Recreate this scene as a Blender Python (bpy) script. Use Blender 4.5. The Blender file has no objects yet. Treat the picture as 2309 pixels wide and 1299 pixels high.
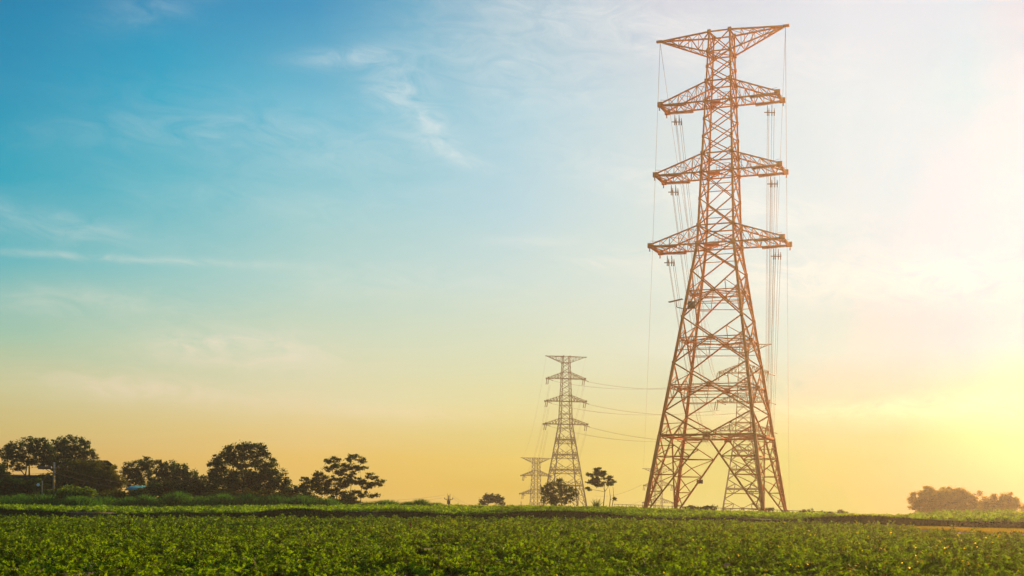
import bpy, math, random
import numpy as np
from mathutils import Vector, Matrix
R = math.radians
rng = np.random.default_rng(7)
random.seed(7)
scene = bpy.context.scene
COL = scene.collection

# ------------------------------------------------------------------ camera
F = 2980.0; CX = 1154.5; HY = 1144.0; ROLL = R(0.58); EYE = 1.7   # pixel units of the 2309 px photograph
cam_d = bpy.data.cameras.new('camera'); cam = bpy.data.objects.new('camera', cam_d); COL.objects.link(cam)
cam_d.sensor_width = 36; cam_d.lens = F/2309*36; cam_d.clip_start = .5; cam_d.clip_end = 6000
cam_d.shift_y = (HY-649.5)/2309
c_, s_ = math.cos(ROLL), math.sin(ROLL)
cam.matrix_world = Matrix(((c_, -s_, 0, 0), (0, 0, -1, 0), (s_, c_, 0, EYE), (0, 0, 0, 1)))
scene.camera = cam
scene.render.resolution_x = 1024; scene.render.resolution_y = 576
scene.view_settings.view_transform = 'Standard'; scene.view_settings.look = 'None'
scene.view_settings.exposure = 0; scene.view_settings.gamma = 1
SUN_AZ, SUN_EL = 27.0, 13.5

def srgb(c):
    return tuple(((v/255)/12.92 if v <= 10 else (((v/255)+.055)/1.055)**2.4) for v in c)
def at(px, py, Y):                                  # the place at depth Y that the photograph shows at a pixel
    a = (px-CX)/F*Y; b = (HY-py)/F*Y
    return Vector((a*c_-b*s_, Y, EYE+a*s_+b*c_))

# ------------------------------------------------------------------ sky
SKY_T = [0.0, .015, .035, .055, .08, .12, .17, .23, .30, .39]       # rise over run of the view direction
SKY = {   # degrees of azimuth away from the sun : colour at each height (sRGB)
 48.2: [(222,181,108),(221,179,104),(219,180,108),(214,190,124),(208,200,150),(174,200,172),(118,186,190),(66,170,188),(14,150,182),(0,138,176)],
 35.7: [(236,193,112),(238,194,107),(239,198,114),(235,206,140),(231,216,168),(212,217,185),(186,213,202),(152,202,208),(118,188,208),(66,156,192)],
 27.0: [(241,200,110),(242,202,108),(244,209,118),(240,214,135),(238,224,165),(228,226,190),(212,224,212),(194,218,222),(178,210,220),(164,194,208)],
 20.4: [(252,220,132),(252,220,130),(252,221,134),(246,220,145),(243,226,172),(240,233,202),(234,234,216),(228,231,222),(222,226,224),(216,216,222)],
 13.0: [(255,220,130),(255,222,132),(255,226,140),(254,232,160),(252,236,184),(250,240,210),(248,242,226),(246,242,232),(243,240,233),(240,235,233)],
  5.8: [(255,226,130),(255,228,124),(255,234,130),(255,240,158),(255,246,200),(255,251,232),(255,252,240),(255,253,243),(254,248,240),(250,240,236)],
}
for _a, _b in ((48.2, 35.7), (35.7, 27.0), (27.0, 20.4), (20.4, 13.0), (13.0, 5.8)):
    for _f in ((.5,) if _a > 28 else (.33, .67)):
        SKY[round(_a+(_b-_a)*_f, 2)] = [tuple(p+(q-p)*_f for p, q in zip(u, w)) for u, w in zip(SKY[_a], SKY[_b])]
# the same table in linear light, with what the haze in front adds and takes already allowed for
SKYLIN = {48.2: [[0.7589, 0.4722, 0.1307], [0.7524, 0.4491, 0.1094], [0.7252, 0.4476, 0.1197], [0.6757, 0.5378, 0.1884], [0.6332, 0.6266, 0.3376], [0.3647, 0.6014, 0.4517], [0.1085, 0.4904, 0.5527], [0.0, 0.3837, 0.5292], [0.0, 0.282, 0.4851], [0.0, 0.1938, 0.404]], 35.7: [[0.8011, 0.5075, 0.1275], [0.8038, 0.4985, 0.0909], [0.819, 0.5368, 0.12], [0.7784, 0.6096, 0.2484], [0.7356, 0.7079, 0.4399], [0.5778, 0.6988, 0.5251], [0.4184, 0.6688, 0.6347], [0.2388, 0.5818, 0.6639], [0.1141, 0.4898, 0.6614], [0.0, 0.2583, 0.5173]], 27.0: [[0.6861, 0.4673, 0.0753], [0.664, 0.457, 0.0476], [0.6865, 0.5306, 0.092], [0.5998, 0.5526, 0.1641], [0.5967, 0.6646, 0.3563], [0.5732, 0.7009, 0.5318], [0.4968, 0.6997, 0.6946], [0.3906, 0.6505, 0.7589], [0.3327, 0.6089, 0.7401], [0.2776, 0.4872, 0.6253]], 20.4: [[0.5686, 0.5404, 0.1325], [0.5244, 0.5116, 0.1075], [0.4726, 0.4901, 0.1154], [0.3581, 0.4405, 0.1451], [0.3088, 0.4987, 0.34], [0.4477, 0.6449, 0.5883], [0.4908, 0.6874, 0.6895], [0.5175, 0.6919, 0.7333], [0.5364, 0.6799, 0.753], [0.5389, 0.603, 0.7264]], 13.0: [[0.0378, 0.2497, 0.0], [0.0, 0.2057, 0.0], [0.0, 0.1686, 0.0], [0.0, 0.1536, 0.0836], [0.0, 0.1896, 0.2597], [0.0, 0.4018, 0.5356], [0.1265, 0.4949, 0.6745], [0.2843, 0.5803, 0.7497], [0.3947, 0.6388, 0.7861], [0.5556, 0.6666, 0.8009]], 5.8: [[0.0, 0.0, 0.0], [0.0, 0.0, 0.0], [0.0, 0.0, 0.0], [0.0, 0.0, 0.0], [0.0, 0.0, 0.1163], [0.0, 0.0, 0.4822], [0.0, 0.0713, 0.5642], [0.0, 0.2514, 0.6567], [0.0008, 0.4038, 0.705], [0.2933, 0.4626, 0.6712]], 41.95: [[0.7948, 0.4975, 0.1319], [0.788, 0.4828, 0.1034], [0.7883, 0.4977, 0.1176], [0.7365, 0.5866, 0.2293], [0.6903, 0.6712, 0.3894], [0.4854, 0.6624, 0.4937], [0.2446, 0.5835, 0.5996], [0.0858, 0.4845, 0.5956], [0.0, 0.3815, 0.5775], [0.0, 0.2258, 0.4699]], 31.35: [[0.7561, 0.4959, 0.1049], [0.7573, 0.4942, 0.0759], [0.7587, 0.5327, 0.1044], [0.7104, 0.5941, 0.2145], [0.6909, 0.7024, 0.4102], [0.5962, 0.7132, 0.5334], [0.4627, 0.6862, 0.6636], [0.3166, 0.6218, 0.7137], [0.2089, 0.5436, 0.6921], [0.0851, 0.3756, 0.5752]], 24.82: [[0.6654, 0.4962, 0.0984], [0.6388, 0.4834, 0.0712], [0.6387, 0.5267, 0.0996], [0.5432, 0.5283, 0.1647], [0.5283, 0.62, 0.3531], [0.5566, 0.696, 0.555], [0.514, 0.706, 0.6941], [0.4494, 0.6747, 0.7502], [0.3854, 0.628, 0.7409], [0.3423, 0.5185, 0.6561]], 22.58: [[0.6231, 0.5142, 0.1121], [0.5948, 0.4994, 0.0866], [0.5769, 0.5154, 0.1076], [0.4623, 0.486, 0.1564], [0.4351, 0.5682, 0.3551], [0.5094, 0.6737, 0.5716], [0.504, 0.7004, 0.696], [0.4817, 0.6855, 0.7464], [0.4603, 0.6546, 0.7479], [0.4346, 0.5594, 0.6871]], 17.96: [[0.3965, 0.4445, 0.0906], [0.3436, 0.4186, 0.0675], [0.2746, 0.4053, 0.0794], [0.1796, 0.3683, 0.1284], [0.1638, 0.439, 0.3355], [0.3194, 0.5837, 0.5786], [0.4021, 0.6487, 0.7011], [0.4705, 0.6749, 0.753], [0.5172, 0.6847, 0.7715], [0.5419, 0.625, 0.7469]], 15.44: [[0.2294, 0.358, 0.0489], [0.1615, 0.3283, 0.0309], [0.0776, 0.3168, 0.0473], [0.0, 0.29, 0.112], [0.0, 0.3388, 0.3116], [0.1555, 0.5013, 0.5606], [0.306, 0.5969, 0.7011], [0.3777, 0.6339, 0.7568], [0.4741, 0.661, 0.7721], [0.5431, 0.647, 0.7773]], 10.62: [[0.0, 0.1371, 0.0], [0.0, 0.0878, 0.0], [0.0, 0.039, 0.0], [0.0, 0.0, 0.0005], [0.0, 0.0459, 0.2308], [0.0, 0.2417, 0.5193], [0.0, 0.3747, 0.6702], [0.0871, 0.4889, 0.7389], [0.2759, 0.5746, 0.7702], [0.4654, 0.6209, 0.7917]], 8.18: [[0.0, 0.0234, 0.0], [0.0, 0.0, 0.0], [0.0, 0.0, 0.0], [0.0, 0.0, 0.0], [0.0, 0.0, 0.1733], [0.0, 0.0796, 0.5153], [0.0, 0.2414, 0.6499], [0.0, 0.3689, 0.7099], [0.0539, 0.5007, 0.7442], [0.3809, 0.5784, 0.7821]]}
world = bpy.data.worlds.new('World'); scene.world = world; world.use_nodes = True
nt = world.node_tree; nt.nodes.clear()
def N(t, **k):
    n = nt.nodes.new(t)
    for a, b in k.items(): setattr(n, a, b)
    return n
def M(op, a, b=None, c=None, clamp=False):
    n = N('ShaderNodeMath', operation=op); n.use_clamp = clamp
    for i, v in enumerate((a, b, c)):
        if v is None: continue
        if isinstance(v, (int, float)): n.inputs[i].default_value = v
        else: nt.links.new(v, n.inputs[i])
    return n.outputs[0]
def MIX(f, a, b):
    n = N('ShaderNodeMix', data_type='RGBA'); n.clamp_factor = True
    for i, v in ((0, f), (6, a), (7, b)):
        if isinstance(v, (int, float)): n.inputs[i].default_value = v
        elif isinstance(v, tuple): n.inputs[i].default_value = v
        else: nt.links.new(v, n.inputs[i])
    return n.outputs[2]
tc = N('ShaderNodeTexCoord'); sx = N('ShaderNodeSeparateXYZ'); nt.links.new(tc.outputs['Generated'], sx.inputs[0])
X, Y_, Z = sx.outputs
hyp = M('SQRT', M('ADD', M('MULTIPLY', X, X), M('MULTIPLY', Y_, Y_)))
tt = M('DIVIDE', Z, M('MAXIMUM', hyp, .001))
az = M('MULTIPLY', M('ARCTAN2', X, Y_), 180/math.pi)
dsun = M('ABSOLUTE', M('SUBTRACT', az, SUN_AZ))
dsun = M('MINIMUM', dsun, M('SUBTRACT', 360.0, dsun))
nz = N('ShaderNodeTexNoise'); nz.inputs['Scale'].default_value = 1.0; nz.inputs['Detail'].default_value = 6
cb = N('ShaderNodeCombineXYZ')
# wispy streaks: noise stretched along azimuth and tilted
nt.links.new(M('ADD', M('MULTIPLY', az, .10), M('MULTIPLY', tt, 3.0)), cb.inputs[0]); nt.links.new(M('MULTIPLY', tt, 26.0), cb.inputs[1])
nt.links.new(cb.outputs[0], nz.inputs['Vector']); nz.inputs['Distortion'].default_value = .6
fac = M('DIVIDE', M('ADD', tt, M('MULTIPLY', M('SUBTRACT', nz.outputs[0], .5), .022)), .40, clamp=True)
prev = None; pk = None
for k in sorted(SKY):
    rp = N('ShaderNodeValToRGB'); e = rp.color_ramp.elements
    while len(e) > 1: e.remove(e[-1])
    for i, (t, cc) in enumerate(zip(SKY_T, SKY[k])):
        el = e[0] if i == 0 else e.new(t/.40)
        el.position = t/.40
        lc = SKYLIN[k][i] if k in SKYLIN else srgb(cc); el.color = (lc[0], lc[1], lc[2], 1)
    nt.links.new(fac, rp.inputs[0])
    if prev is None: prev = rp.outputs[0]
    else:
        f = M('DIVIDE', M('SUBTRACT', dsun, float(pk)), float(k-pk), clamp=True)
        prev = MIX(f, prev, rp.outputs[0])
    pk = k
# away from the sun the evening sky dims
prev = MIX(M('MULTIPLY', M('DIVIDE', M('SUBTRACT', dsun, 50.0), 90.0, clamp=True), .6), prev, (.13, .18, .24, 1))
# cirrus patches: (azimuth, rise, half width, half height, tilt, strength)
def px2(px, py): return math.degrees(math.atan((px-CX)/F)), (HY+(px-CX)*.0101-py)/F
WISPS = [(280,606,330,9,-.01,.45),(110,540,260,40,.12,.30),(770,138,110,24,-.10,.5),(880,205,70,50,.0,.5),(965,285,55,38,.5,.55),
         (540,795,230,50,.03,1.0),(310,885,230,34,.05,1.0),(1400,60,420,80,.25,.5),(1420,590,150,30,.1,.40),(800,925,300,20,.05,.45),
         (1560,440,280,50,.25,.45),(330,60,130,50,-.3,.15),(1180,545,100,14,0,.25),(150,700,330,36,-.03,.35),(1900,640,360,50,.05,.5),(1000,345,130,16,.35,.35),(2000,930,420,26,-.04,.4),
         (700,330,420,90,.1,.20),(1150,160,260,110,.2,.35),(300,330,300,40,-.1,.10),(560,470,380,60,.05,.14),(900,640,350,60,0,.22)]
nz2 = N('ShaderNodeTexNoise'); nz2.inputs['Scale'].default_value = 1.0; nz2.inputs['Detail'].default_value = 9; nz2.inputs['Roughness'].default_value = .62
cb2 = N('ShaderNodeCombineXYZ'); nt.links.new(M('ADD', M('MULTIPLY', az, .42), M('MULTIPLY', tt, 14.0)), cb2.inputs[0]); nt.links.new(M('MULTIPLY', tt, 60.0), cb2.inputs[1])
nt.links.new(cb2.outputs[0], nz2.inputs['Vector']); nz2.inputs['Distortion'].default_value = 1.2
tex = M('MULTIPLY', M('SUBTRACT', nz2.outputs[0], .30), 2.4, clamp=True)
tot = None
for (px, py, w, h, sl, st) in WISPS:
    a0, t0 = px2(px, py); wd = math.degrees(w/F); hd = h/F
    da = M('SUBTRACT', az, a0)
    u = M('DIVIDE', da, wd)
    v = M('DIVIDE', M('ADD', M('SUBTRACT', tt, t0), M('MULTIPLY', da, sl*math.pi/180)), hd)
    g = M('MULTIPLY', M('POWER', 2.718, M('MULTIPLY', M('ADD', M('MULTIPLY', u, u), M('MULTIPLY', v, v)), -1.1)), st)
    tot = g if tot is None else M('ADD', tot, g)
cl = M('MULTIPLY', tot, tex, clamp=True)
warm = MIX(M('DIVIDE', tt, .22, clamp=True), (.86, .66, .36, 1), (.92, .93, .90, 1))
skyc = MIX(cl, prev, warm)
bg = N('ShaderNodeBackground'); bg.inputs['Strength'].default_value = 1.0
nt.links.new(skyc, bg.inputs['Color'])
wo = N('ShaderNodeOutputWorld'); nt.links.new(bg.outputs[0], wo.inputs[0])

# ------------------------------------------------------------------ sun
sd = bpy.data.lights.new('sun', 'SUN'); sd.energy = 4.8; sd.angle = R(.55); sd.color = (1.0, .66, .36)
sun = bpy.data.objects.new('sun', sd); COL.objects.link(sun)
sdir = Vector((math.sin(R(SUN_AZ))*math.cos(R(SUN_EL)), math.cos(R(SUN_AZ))*math.cos(R(SUN_EL)), math.sin(R(SUN_EL))))
sun.rotation_euler = sdir.to_track_quat('Z', 'Y').to_euler(); sun.location = (60, 100, 60)

# ------------------------------------------------------------------ materials
def mat(name, base, rough=.8, metal=0, var=.25, scale=3.0, transl=0.0, tcol=None, spec=.3, hue=None, fwd=.25, fcol=None, ramp=(.32, .68)):
    m = bpy.data.materials.new(name); m.use_nodes = True; t = m.node_tree; t.nodes.clear()
    o = t.nodes.new('ShaderNodeOutputMaterial'); p = t.nodes.new('ShaderNodeBsdfPrincipled')
    g = t.nodes.new('ShaderNodeNewGeometry'); n = t.nodes.new('ShaderNodeTexNoise')
    n.inputs['Scale'].default_value = scale; n.inputs['Detail'].default_value = 4
    t.links.new(g.outputs['Position'], n.inputs['Vector'])
    r = t.nodes.new('ShaderNodeValToRGB'); e = r.color_ramp.elements
    b2 = hue or base
    e[0].position, e[1].position = ramp
    e[0].color = tuple(v*(1-var) for v in base)+(1,); e[1].color = tuple(min(1, v*(1+var)) for v in b2)+(1,)
    t.links.new(n.outputs[0], r.inputs[0]); t.links.new(r.outputs[0], p.inputs['Base Color'])
    p.inputs['Roughness'].default_value = rough; p.inputs['Metallic'].default_value = metal
    p.inputs['Specular IOR Level'].default_value = spec
    if transl:
        tr = t.nodes.new('ShaderNodeBsdfTranslucent'); mx = t.nodes.new('ShaderNodeMixShader'); mx.inputs[0].default_value = transl
        mm = t.nodes.new('ShaderNodeMix'); mm.data_type = 'RGBA'; mm.blend_type = 'MULTIPLY'; mm.inputs[0].default_value = 1
        t.links.new(r.outputs[0], mm.inputs[6]); mm.inputs[7].default_value = tuple(tcol or (2.2, 2.2, 1.2))+(1,)
        t.links.new(mm.outputs[2], tr.inputs[0])
        t.links.new(p.outputs[0], mx.inputs[1]); t.links.new(tr.outputs[0], mx.inputs[2])
        rf = t.nodes.new('ShaderNodeBsdfRefraction'); rf.inputs['IOR'].default_value = 1.02; rf.inputs['Roughness'].default_value = .42   # thin leaves pass light mostly forwards
        rf.inputs['Color'].default_value = tuple(fcol or (.25, .16, .01))+(1,); m2 = t.nodes.new('ShaderNodeMixShader'); m2.inputs[0].default_value = fwd
        t.links.new(mx.outputs[0], m2.inputs[1]); t.links.new(rf.outputs[0], m2.inputs[2]); t.links.new(m2.outputs[0], o.inputs[0])
    else: t.links.new(p.outputs[0], o.inputs[0])
    return m
m_soil = mat('soil', (.24, .095, .045), .95, var=.35, scale=2.5)
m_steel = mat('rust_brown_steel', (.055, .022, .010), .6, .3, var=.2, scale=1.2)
m_orange = mat('flare_tinted_steel', (.85, .26, .06), .9, 0, var=.15, scale=1.2, spec=.05)  # warm sun flare over the near pylon and its insulators, put into the colour
m_plate = mat('dark_steel_plate', (.15, .10, .07), .6, .3, var=.2, scale=1.2)
m_insul = mat('brown_porcelain', (.12, .055, .03), .35, var=.2, scale=3, spec=.5)
m_wire = mat('aluminium_cable', (.30, .15, .07), .6, .2, var=.1)
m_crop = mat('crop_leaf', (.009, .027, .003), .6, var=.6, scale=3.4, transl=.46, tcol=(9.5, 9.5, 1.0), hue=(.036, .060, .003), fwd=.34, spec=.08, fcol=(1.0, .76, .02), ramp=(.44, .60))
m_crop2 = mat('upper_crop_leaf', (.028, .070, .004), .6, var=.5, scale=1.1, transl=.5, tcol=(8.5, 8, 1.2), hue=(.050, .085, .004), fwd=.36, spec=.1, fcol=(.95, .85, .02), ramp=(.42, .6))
m_dry = mat('dry_yellow_grass', (.16, .13, .012), .7, var=.3, scale=1.5, transl=.6, tcol=(4.5, 4, 1), spec=.1, fwd=.5, fcol=(.95, .75, .03))
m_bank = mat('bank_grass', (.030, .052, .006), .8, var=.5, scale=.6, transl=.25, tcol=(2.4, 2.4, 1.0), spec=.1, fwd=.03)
m_tree = mat('tree_leaf', (.012, .032, .006), .7, var=.7, scale=1.3, ramp=(.42, .62), transl=.4, tcol=(4.6, 4.4, .6), spec=.1, fwd=.15)
m_tree2 = mat('olive_tree_leaf', (.040, .052, .008), .7, var=.5, scale=.8, transl=.45, tcol=(4.2, 3.4, .6), spec=.1, fwd=.3, fcol=(.6,.45,.03))
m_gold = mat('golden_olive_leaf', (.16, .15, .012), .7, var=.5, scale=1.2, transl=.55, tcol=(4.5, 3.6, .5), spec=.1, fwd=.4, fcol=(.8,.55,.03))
m_bush = mat('bright_bush_leaf', (.09, .15, .012), .6, var=.35, scale=2, transl=.5, tcol=(3.2, 3.0, 1.2))
m_bark = mat('bark', (.07, .045, .03), .9, var=.3, scale=4)
m_tuft = mat('tall_grass_blade', (.040, .11, .010), .6, var=.35, scale=1.5, transl=.6, tcol=(2.6, 2.6, 1.2))
m_conc = mat('weathered_concrete', (.30, .27, .23), .9, var=.15, scale=2)
m_roof = mat('dark_sheet_roof', (.02, .02, .018), 1.0, spec=0.0, var=.2, scale=1)
m_wall = mat('old_plaster_wall', (.025, .028, .025), 1.0, spec=0.0, var=.2, scale=1)
m_teal = mat('teal_painted_sheet', (.006, .030, .034), 1.0, spec=0.0, var=.2, scale=1)
m_cyan = mat('cyan_painted_sheet', (.02, .20, .22), .5, var=.15, scale=1)
m_amber = mat('amber_plate', (.75, .42, .06), .5, var=.1)
m_white = mat('white_paint', (.75, .78, .8), .5, var=.05)
m_blue = mat('blue_panel', (.04, .07, .16), .3, var=.1)
m_red = mat('red_paint', (.6, .05, .02), .5, var=.1)

# ------------------------------------------------------------------ mesh helpers
def tag(o, label=None, cat=None, group=None, kind=None):
    if label: o['label'] = label
    if cat: o['category'] = cat
    if group: o['group'] = group
    if kind: o['kind'] = kind
    return o
def raw(name, V, Fc, m, parent=None, smooth=False):
    V = np.asarray(V, np.float32).reshape(-1, 3); Fc = np.asarray(Fc, np.int32)
    me = bpy.data.meshes.new(name); k = Fc.shape[1]
    me.vertices.add(len(V)); me.vertices.foreach_set('co', V.ravel())
    me.loops.add(Fc.size); me.loops.foreach_set('vertex_index', Fc.ravel())
    me.polygons.add(len(Fc)); me.polygons.foreach_set('loop_start', np.arange(0, Fc.size, k, dtype=np.int32))
    me.update(calc_edges=True); me.materials.append(m)
    if smooth: me.polygons.foreach_set('use_smooth', np.ones(len(Fc), bool))
    o = bpy.data.objects.new(name, me); COL.objects.link(o)
    if parent: o.parent = parent
    return o
def empty(name, loc, rz=0):
    o = bpy.data.objects.new(name, None); COL.objects.link(o); o.location = loc; o.rotation_euler = (0, 0, rz); return o
class MB:
    def __init__(s): s.v = []; s.f = []; s.n = 0; s.items = []
    def add(s, v, f):
        s.items.append((v, f, 0)); s.v.append(np.asarray(v, float).reshape(-1, 3)); s.f.append(np.asarray(f)+s.n); s.n += len(s.v[-1]); return s
    def bar(s, p, q, w, h=None):
        p = np.array(p, float); q = np.array(q, float); h = h or w
        d = q-p; L = np.linalg.norm(d)
        if L < 1e-6: return s
        d /= L; up = np.array([0, 0, 1.]) if abs(d[2]) < .93 else np.array([0, 1., 0])
        a = np.cross(d, up); a /= np.linalg.norm(a); b = np.cross(a, d)
        a *= w/2; b *= h/2
        v = [p-a-b, p+a-b, p+a+b, p-a+b, q-a-b, q+a-b, q+a+b, q-a+b]
        return s.add(v, [[0,3,2,1],[4,5,6,7],[0,1,5,4],[1,2,6,5],[2,3,7,6],[3,0,4,7]])
    def box(s, lo, hi):
        x0, y0, z0 = lo; x1, y1, z1 = hi
        v = [(x0,y0,z0),(x1,y0,z0),(x1,y1,z0),(x0,y1,z0),(x0,y0,z1),(x1,y0,z1),(x1,y1,z1),(x0,y1,z1)]
        return s.add(v, [[0,3,2,1],[4,5,6,7],[0,1,5,4],[1,2,6,5],[2,3,7,6],[3,0,4,7]])
    def tube(s, pts, rads, n=5):
        pts = [np.array(p, float) for p in pts]
        if not hasattr(rads, '__len__'): rads = [rads]*len(pts)
        V = []
        for i, p in enumerate(pts):
            d = pts[min(i+1, len(pts)-1)]-pts[max(i-1, 0)]; d = d/(np.linalg.norm(d)+1e-9)
            up = np.array([0, 0, 1.]) if abs(d[2]) < .9 else np.array([1., 0, 0])
            a = np.cross(d, up); a /= np.linalg.norm(a); b = np.cross(a, d)
            for k in range(n):
                t = 2*math.pi*k/n; V.append(p+rads[i]*(math.cos(t)*a+math.sin(t)*b))
        Fc = []
        for i in range(len(pts)-1):
            for k in range(n):
                k2 = (k+1) % n; Fc.append([i*n+k, i*n+k2, (i+1)*n+k2, (i+1)*n+k])
        V.append(pts[0]); V.append(pts[-1]); L = len(V)
        for k in range(n):
            k2 = (k+1) % n
            Fc.append([L-2, k2, k, k]); Fc.append([L-1, L-2-n+k, L-2-n+k2, L-2-n+k2])
        Fc2 = Fc[:-2*n]
        # end caps as quads/fans need distinct verts: build with triangles folded into quads
        for k in range(0, n-1, 2):
            Fc2.append([L-2, (k+2) % n, k+1, k]); Fc2.append([L-1, L-2-n+k, L-2-n+k+1, L-2-n+(k+2) % n])
        return s.add(V, Fc2)
    def build(s, name, m, parent=None):
        return raw(name, np.concatenate(s.v), np.concatenate(s.f), m, parent)

def leaf_quads(C, L, W, D):
    """pointed folded leaves: centres C, lengths L, widths W, growth directions D"""
    n = len(C); D = D/np.linalg.norm(D, axis=1, keepdims=True)
    r = rng.normal(size=(n, 3)); S = np.cross(D, r); S /= np.linalg.norm(S, axis=1, keepdims=True)+1e-9
    U = np.cross(D, S)
    L = L[:, None]; W = W[:, None]
    a = C-D*L*.5; t = C+D*L*.5-U*W*.25; l = C+S*W*.5+U*W*.18-D*L*.06; q = C-S*W*.5+U*W*.18-D*L*.06
    V = np.stack([a, l, t, q], 1).reshape(-1, 3)
    return V, np.arange(4*n).reshape(n, 4)

# ------------------------------------------------------------------ ground
KP = np.array([-900., 0, 600, 1000, 1400, 1900, 2309, 3200])
YB = np.array([125., 125, 130, 130, 128, 118, 105, 98])
def _z(drop, Y): return EYE-np.array(drop)*Y/F
ZB = _z([40., 39, 34, 31, 30, 34, 41, 43], YB)
ZT = _z([23., 21.5, 18.5, 15, 17, 22.5, 28, 28], YB+1.6)
YC = np.array([160.]*8)
ZC = _z([14., 13, 8, 6.5, 5.5, 17, 18, 18], YC)
def gz(x, y):
    x = np.asarray(x, float); y = np.asarray(y, float)
    px = np.clip(x/np.maximum(y, 8)*F+CX, -900, 3200)
    yb = np.interp(px, KP, YB)+1.0*np.sin(x*.11+1)+.5*np.sin(x*.31)
    zb = np.interp(px, KP, ZB); zt = np.interp(px, KP, ZT); zc = np.interp(px, KP, ZC)
    near = zb*np.clip((y-20)/(yb-20), 0, 1)**1.3
    zt = zt+.15*np.sin(x*.23+1.1*np.sin(x*.09))+.07*np.sin(x*.61+2)
    bank = zb+(zt-zb)*np.clip((y-yb)/1.6, 0, 1)
    up = zt+(zc-zt)*np.clip((y-yb-1.6)/(160-yb-1.6), 0, 1)
    z = np.where(y < yb, near, np.where(y < yb+1.6, bank, up))
    z = z+.03*np.sin(x*.9+y*.4)*np.sin(y*.7-x*.2)+.12*np.sin(x*.07+2)*np.clip((y-yb)/10, 0, 1)*np.clip((y-20)/80, 0, 1)*.5
    # beyond the crest it falls into a broad valley, with a shoulder under the second pylon
    q = np.clip((y-195)/230, 0, 1); far = -11*q*q*(3-2*q)
    q2 = np.clip((y-560)/120, 0, 1); far = far-28*q2*q2*(3-2*q2)
    sh = np.exp(-(((x-22)/50)**2+((y-556)/45)**2)); far = far*(1-sh)
    z = z+far
    return z
def build_ground():
    ys = np.concatenate([np.linspace(-60, 20, 9), np.linspace(24, 100, 60), np.linspace(101, 136, 141), np.linspace(138, 200, 50), np.linspace(215, 925, 46)])
    us = np.concatenate([np.linspace(-1, -.5, 12)[:-1], np.linspace(-.5, .5, 241), np.linspace(.5, 1, 12)[1:]])
    XX = np.outer(np.maximum(ys, 80)+20, us); YY = np.repeat(ys[:, None], len(us), 1); ZZ = gz(XX, YY)
    V = np.stack([XX, YY, ZZ], 2).reshape(-1, 3); n = len(us); i = np.arange(len(ys)-1)[:, None]*n+np.arange(n-1)[None]
    Fc = np.stack([i, i+1, i+n+1, i+n], 2).reshape(-1, 4)
    tag(raw('ground', V, Fc, m_soil, smooth=True), kind='structure')
build_ground()

# ------------------------------------------------------------------ crops, bank grass
def patchy(x, y):
    return (np.sin(x*.83+1.3*np.sin(y*.31))+np.sin(y*.57+x*.21+2)+np.sin(x*.37-y*.9)+np.sin(x*1.7+y*1.1+1)*.7)/3.7
def crop_field():
    Vs = []; n0 = 0
    for (y0, y1, nl, ls, sp) in ((24, 42, 230, .092, .50), (42, 62, 140, .11, .54), (62, 90, 84, .14, .60), (90, 133, 48, .185, .68)):
        rows = np.arange(y0, y1, .82)
        P = []
        for ry in rows:
            hw = ry*.42+3
            x = np.arange(-hw, hw, sp); x = x+rng.normal(0, .2, len(x))
            y = ry+rng.normal(0, .26, len(x))+.3*np.sin(x*.13+ry)
            P.append(np.stack([x, y], 1))
        P = np.concatenate(P)
        px = np.clip(P[:, 0]/P[:, 1]*F+CX, -900, 3200); yb = np.interp(px, KP, YB)+1.0*np.sin(P[:, 0]*.11+1)+.5*np.sin(P[:, 0]*.31)
        pt = patchy(P[:, 0], P[:, 1])
        keep = (P[:, 1] < yb-.4-24*np.clip((px-1980)/160, 0, 1)) & (rng.random(len(P)) < np.clip(.84+pt*1.2, .15, 1))
        P = P[keep]; pt = pt[keep]
        # mostly low runners, with a scatter of taller heaped plants
        big = rng.random(len(P)) < .17+.10*pt
        sz = rng.uniform(.6, 1.1, len(P)); hz_ = np.where(big, rng.uniform(.30, .50, len(P)), rng.uniform(.08, .19, len(P)))*np.clip(1+.4*pt, .6, 1.4)
        sz = np.where(big, sz*1.15, sz); hgt = np.repeat(hz_, nl)
        Pn = np.repeat(P, nl, 0); s = np.repeat(sz, nl); n = len(Pn)
        th = rng.uniform(0, 2*math.pi, n); rr = np.sqrt(rng.random(n))*1.05
        # bumpy dome: lobes of shoots
        hh = (1-np.clip(rr, 0, 1)**2*.85)*(1+.18*np.sin(3*th+Pn[:, 0]*7)+.12*np.sin(5*th+Pn[:, 1]*9))*hgt
        dep = rng.random(n)**2.2
        h = hh*(1-dep*.8)
        x = Pn[:, 0]+rr*np.cos(th)*.42*s; y = Pn[:, 1]+rr*np.sin(th)*.42*s
        z = gz(x, y)+.02+h+np.where(rng.random(n) < .05, rng.uniform(0, .12, n), 0)
        C = np.stack([x, y, z], 1)
        D = np.stack([np.cos(th)*(.4+rr), np.sin(th)*(.4+rr), rng.normal(.35, .5, n)], 1)+rng.normal(0, .4, (n, 3))
        L = ls*rng.uniform(.6, 1.4, n); V, _ = leaf_quads(C, L, L*.78, D)
        Vs.append(V)
    V = np.concatenate(Vs); Fc = np.arange(len(V)).reshape(-1, 4)
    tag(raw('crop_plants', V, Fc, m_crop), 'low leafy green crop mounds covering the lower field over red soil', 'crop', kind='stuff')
crop_field()
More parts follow.
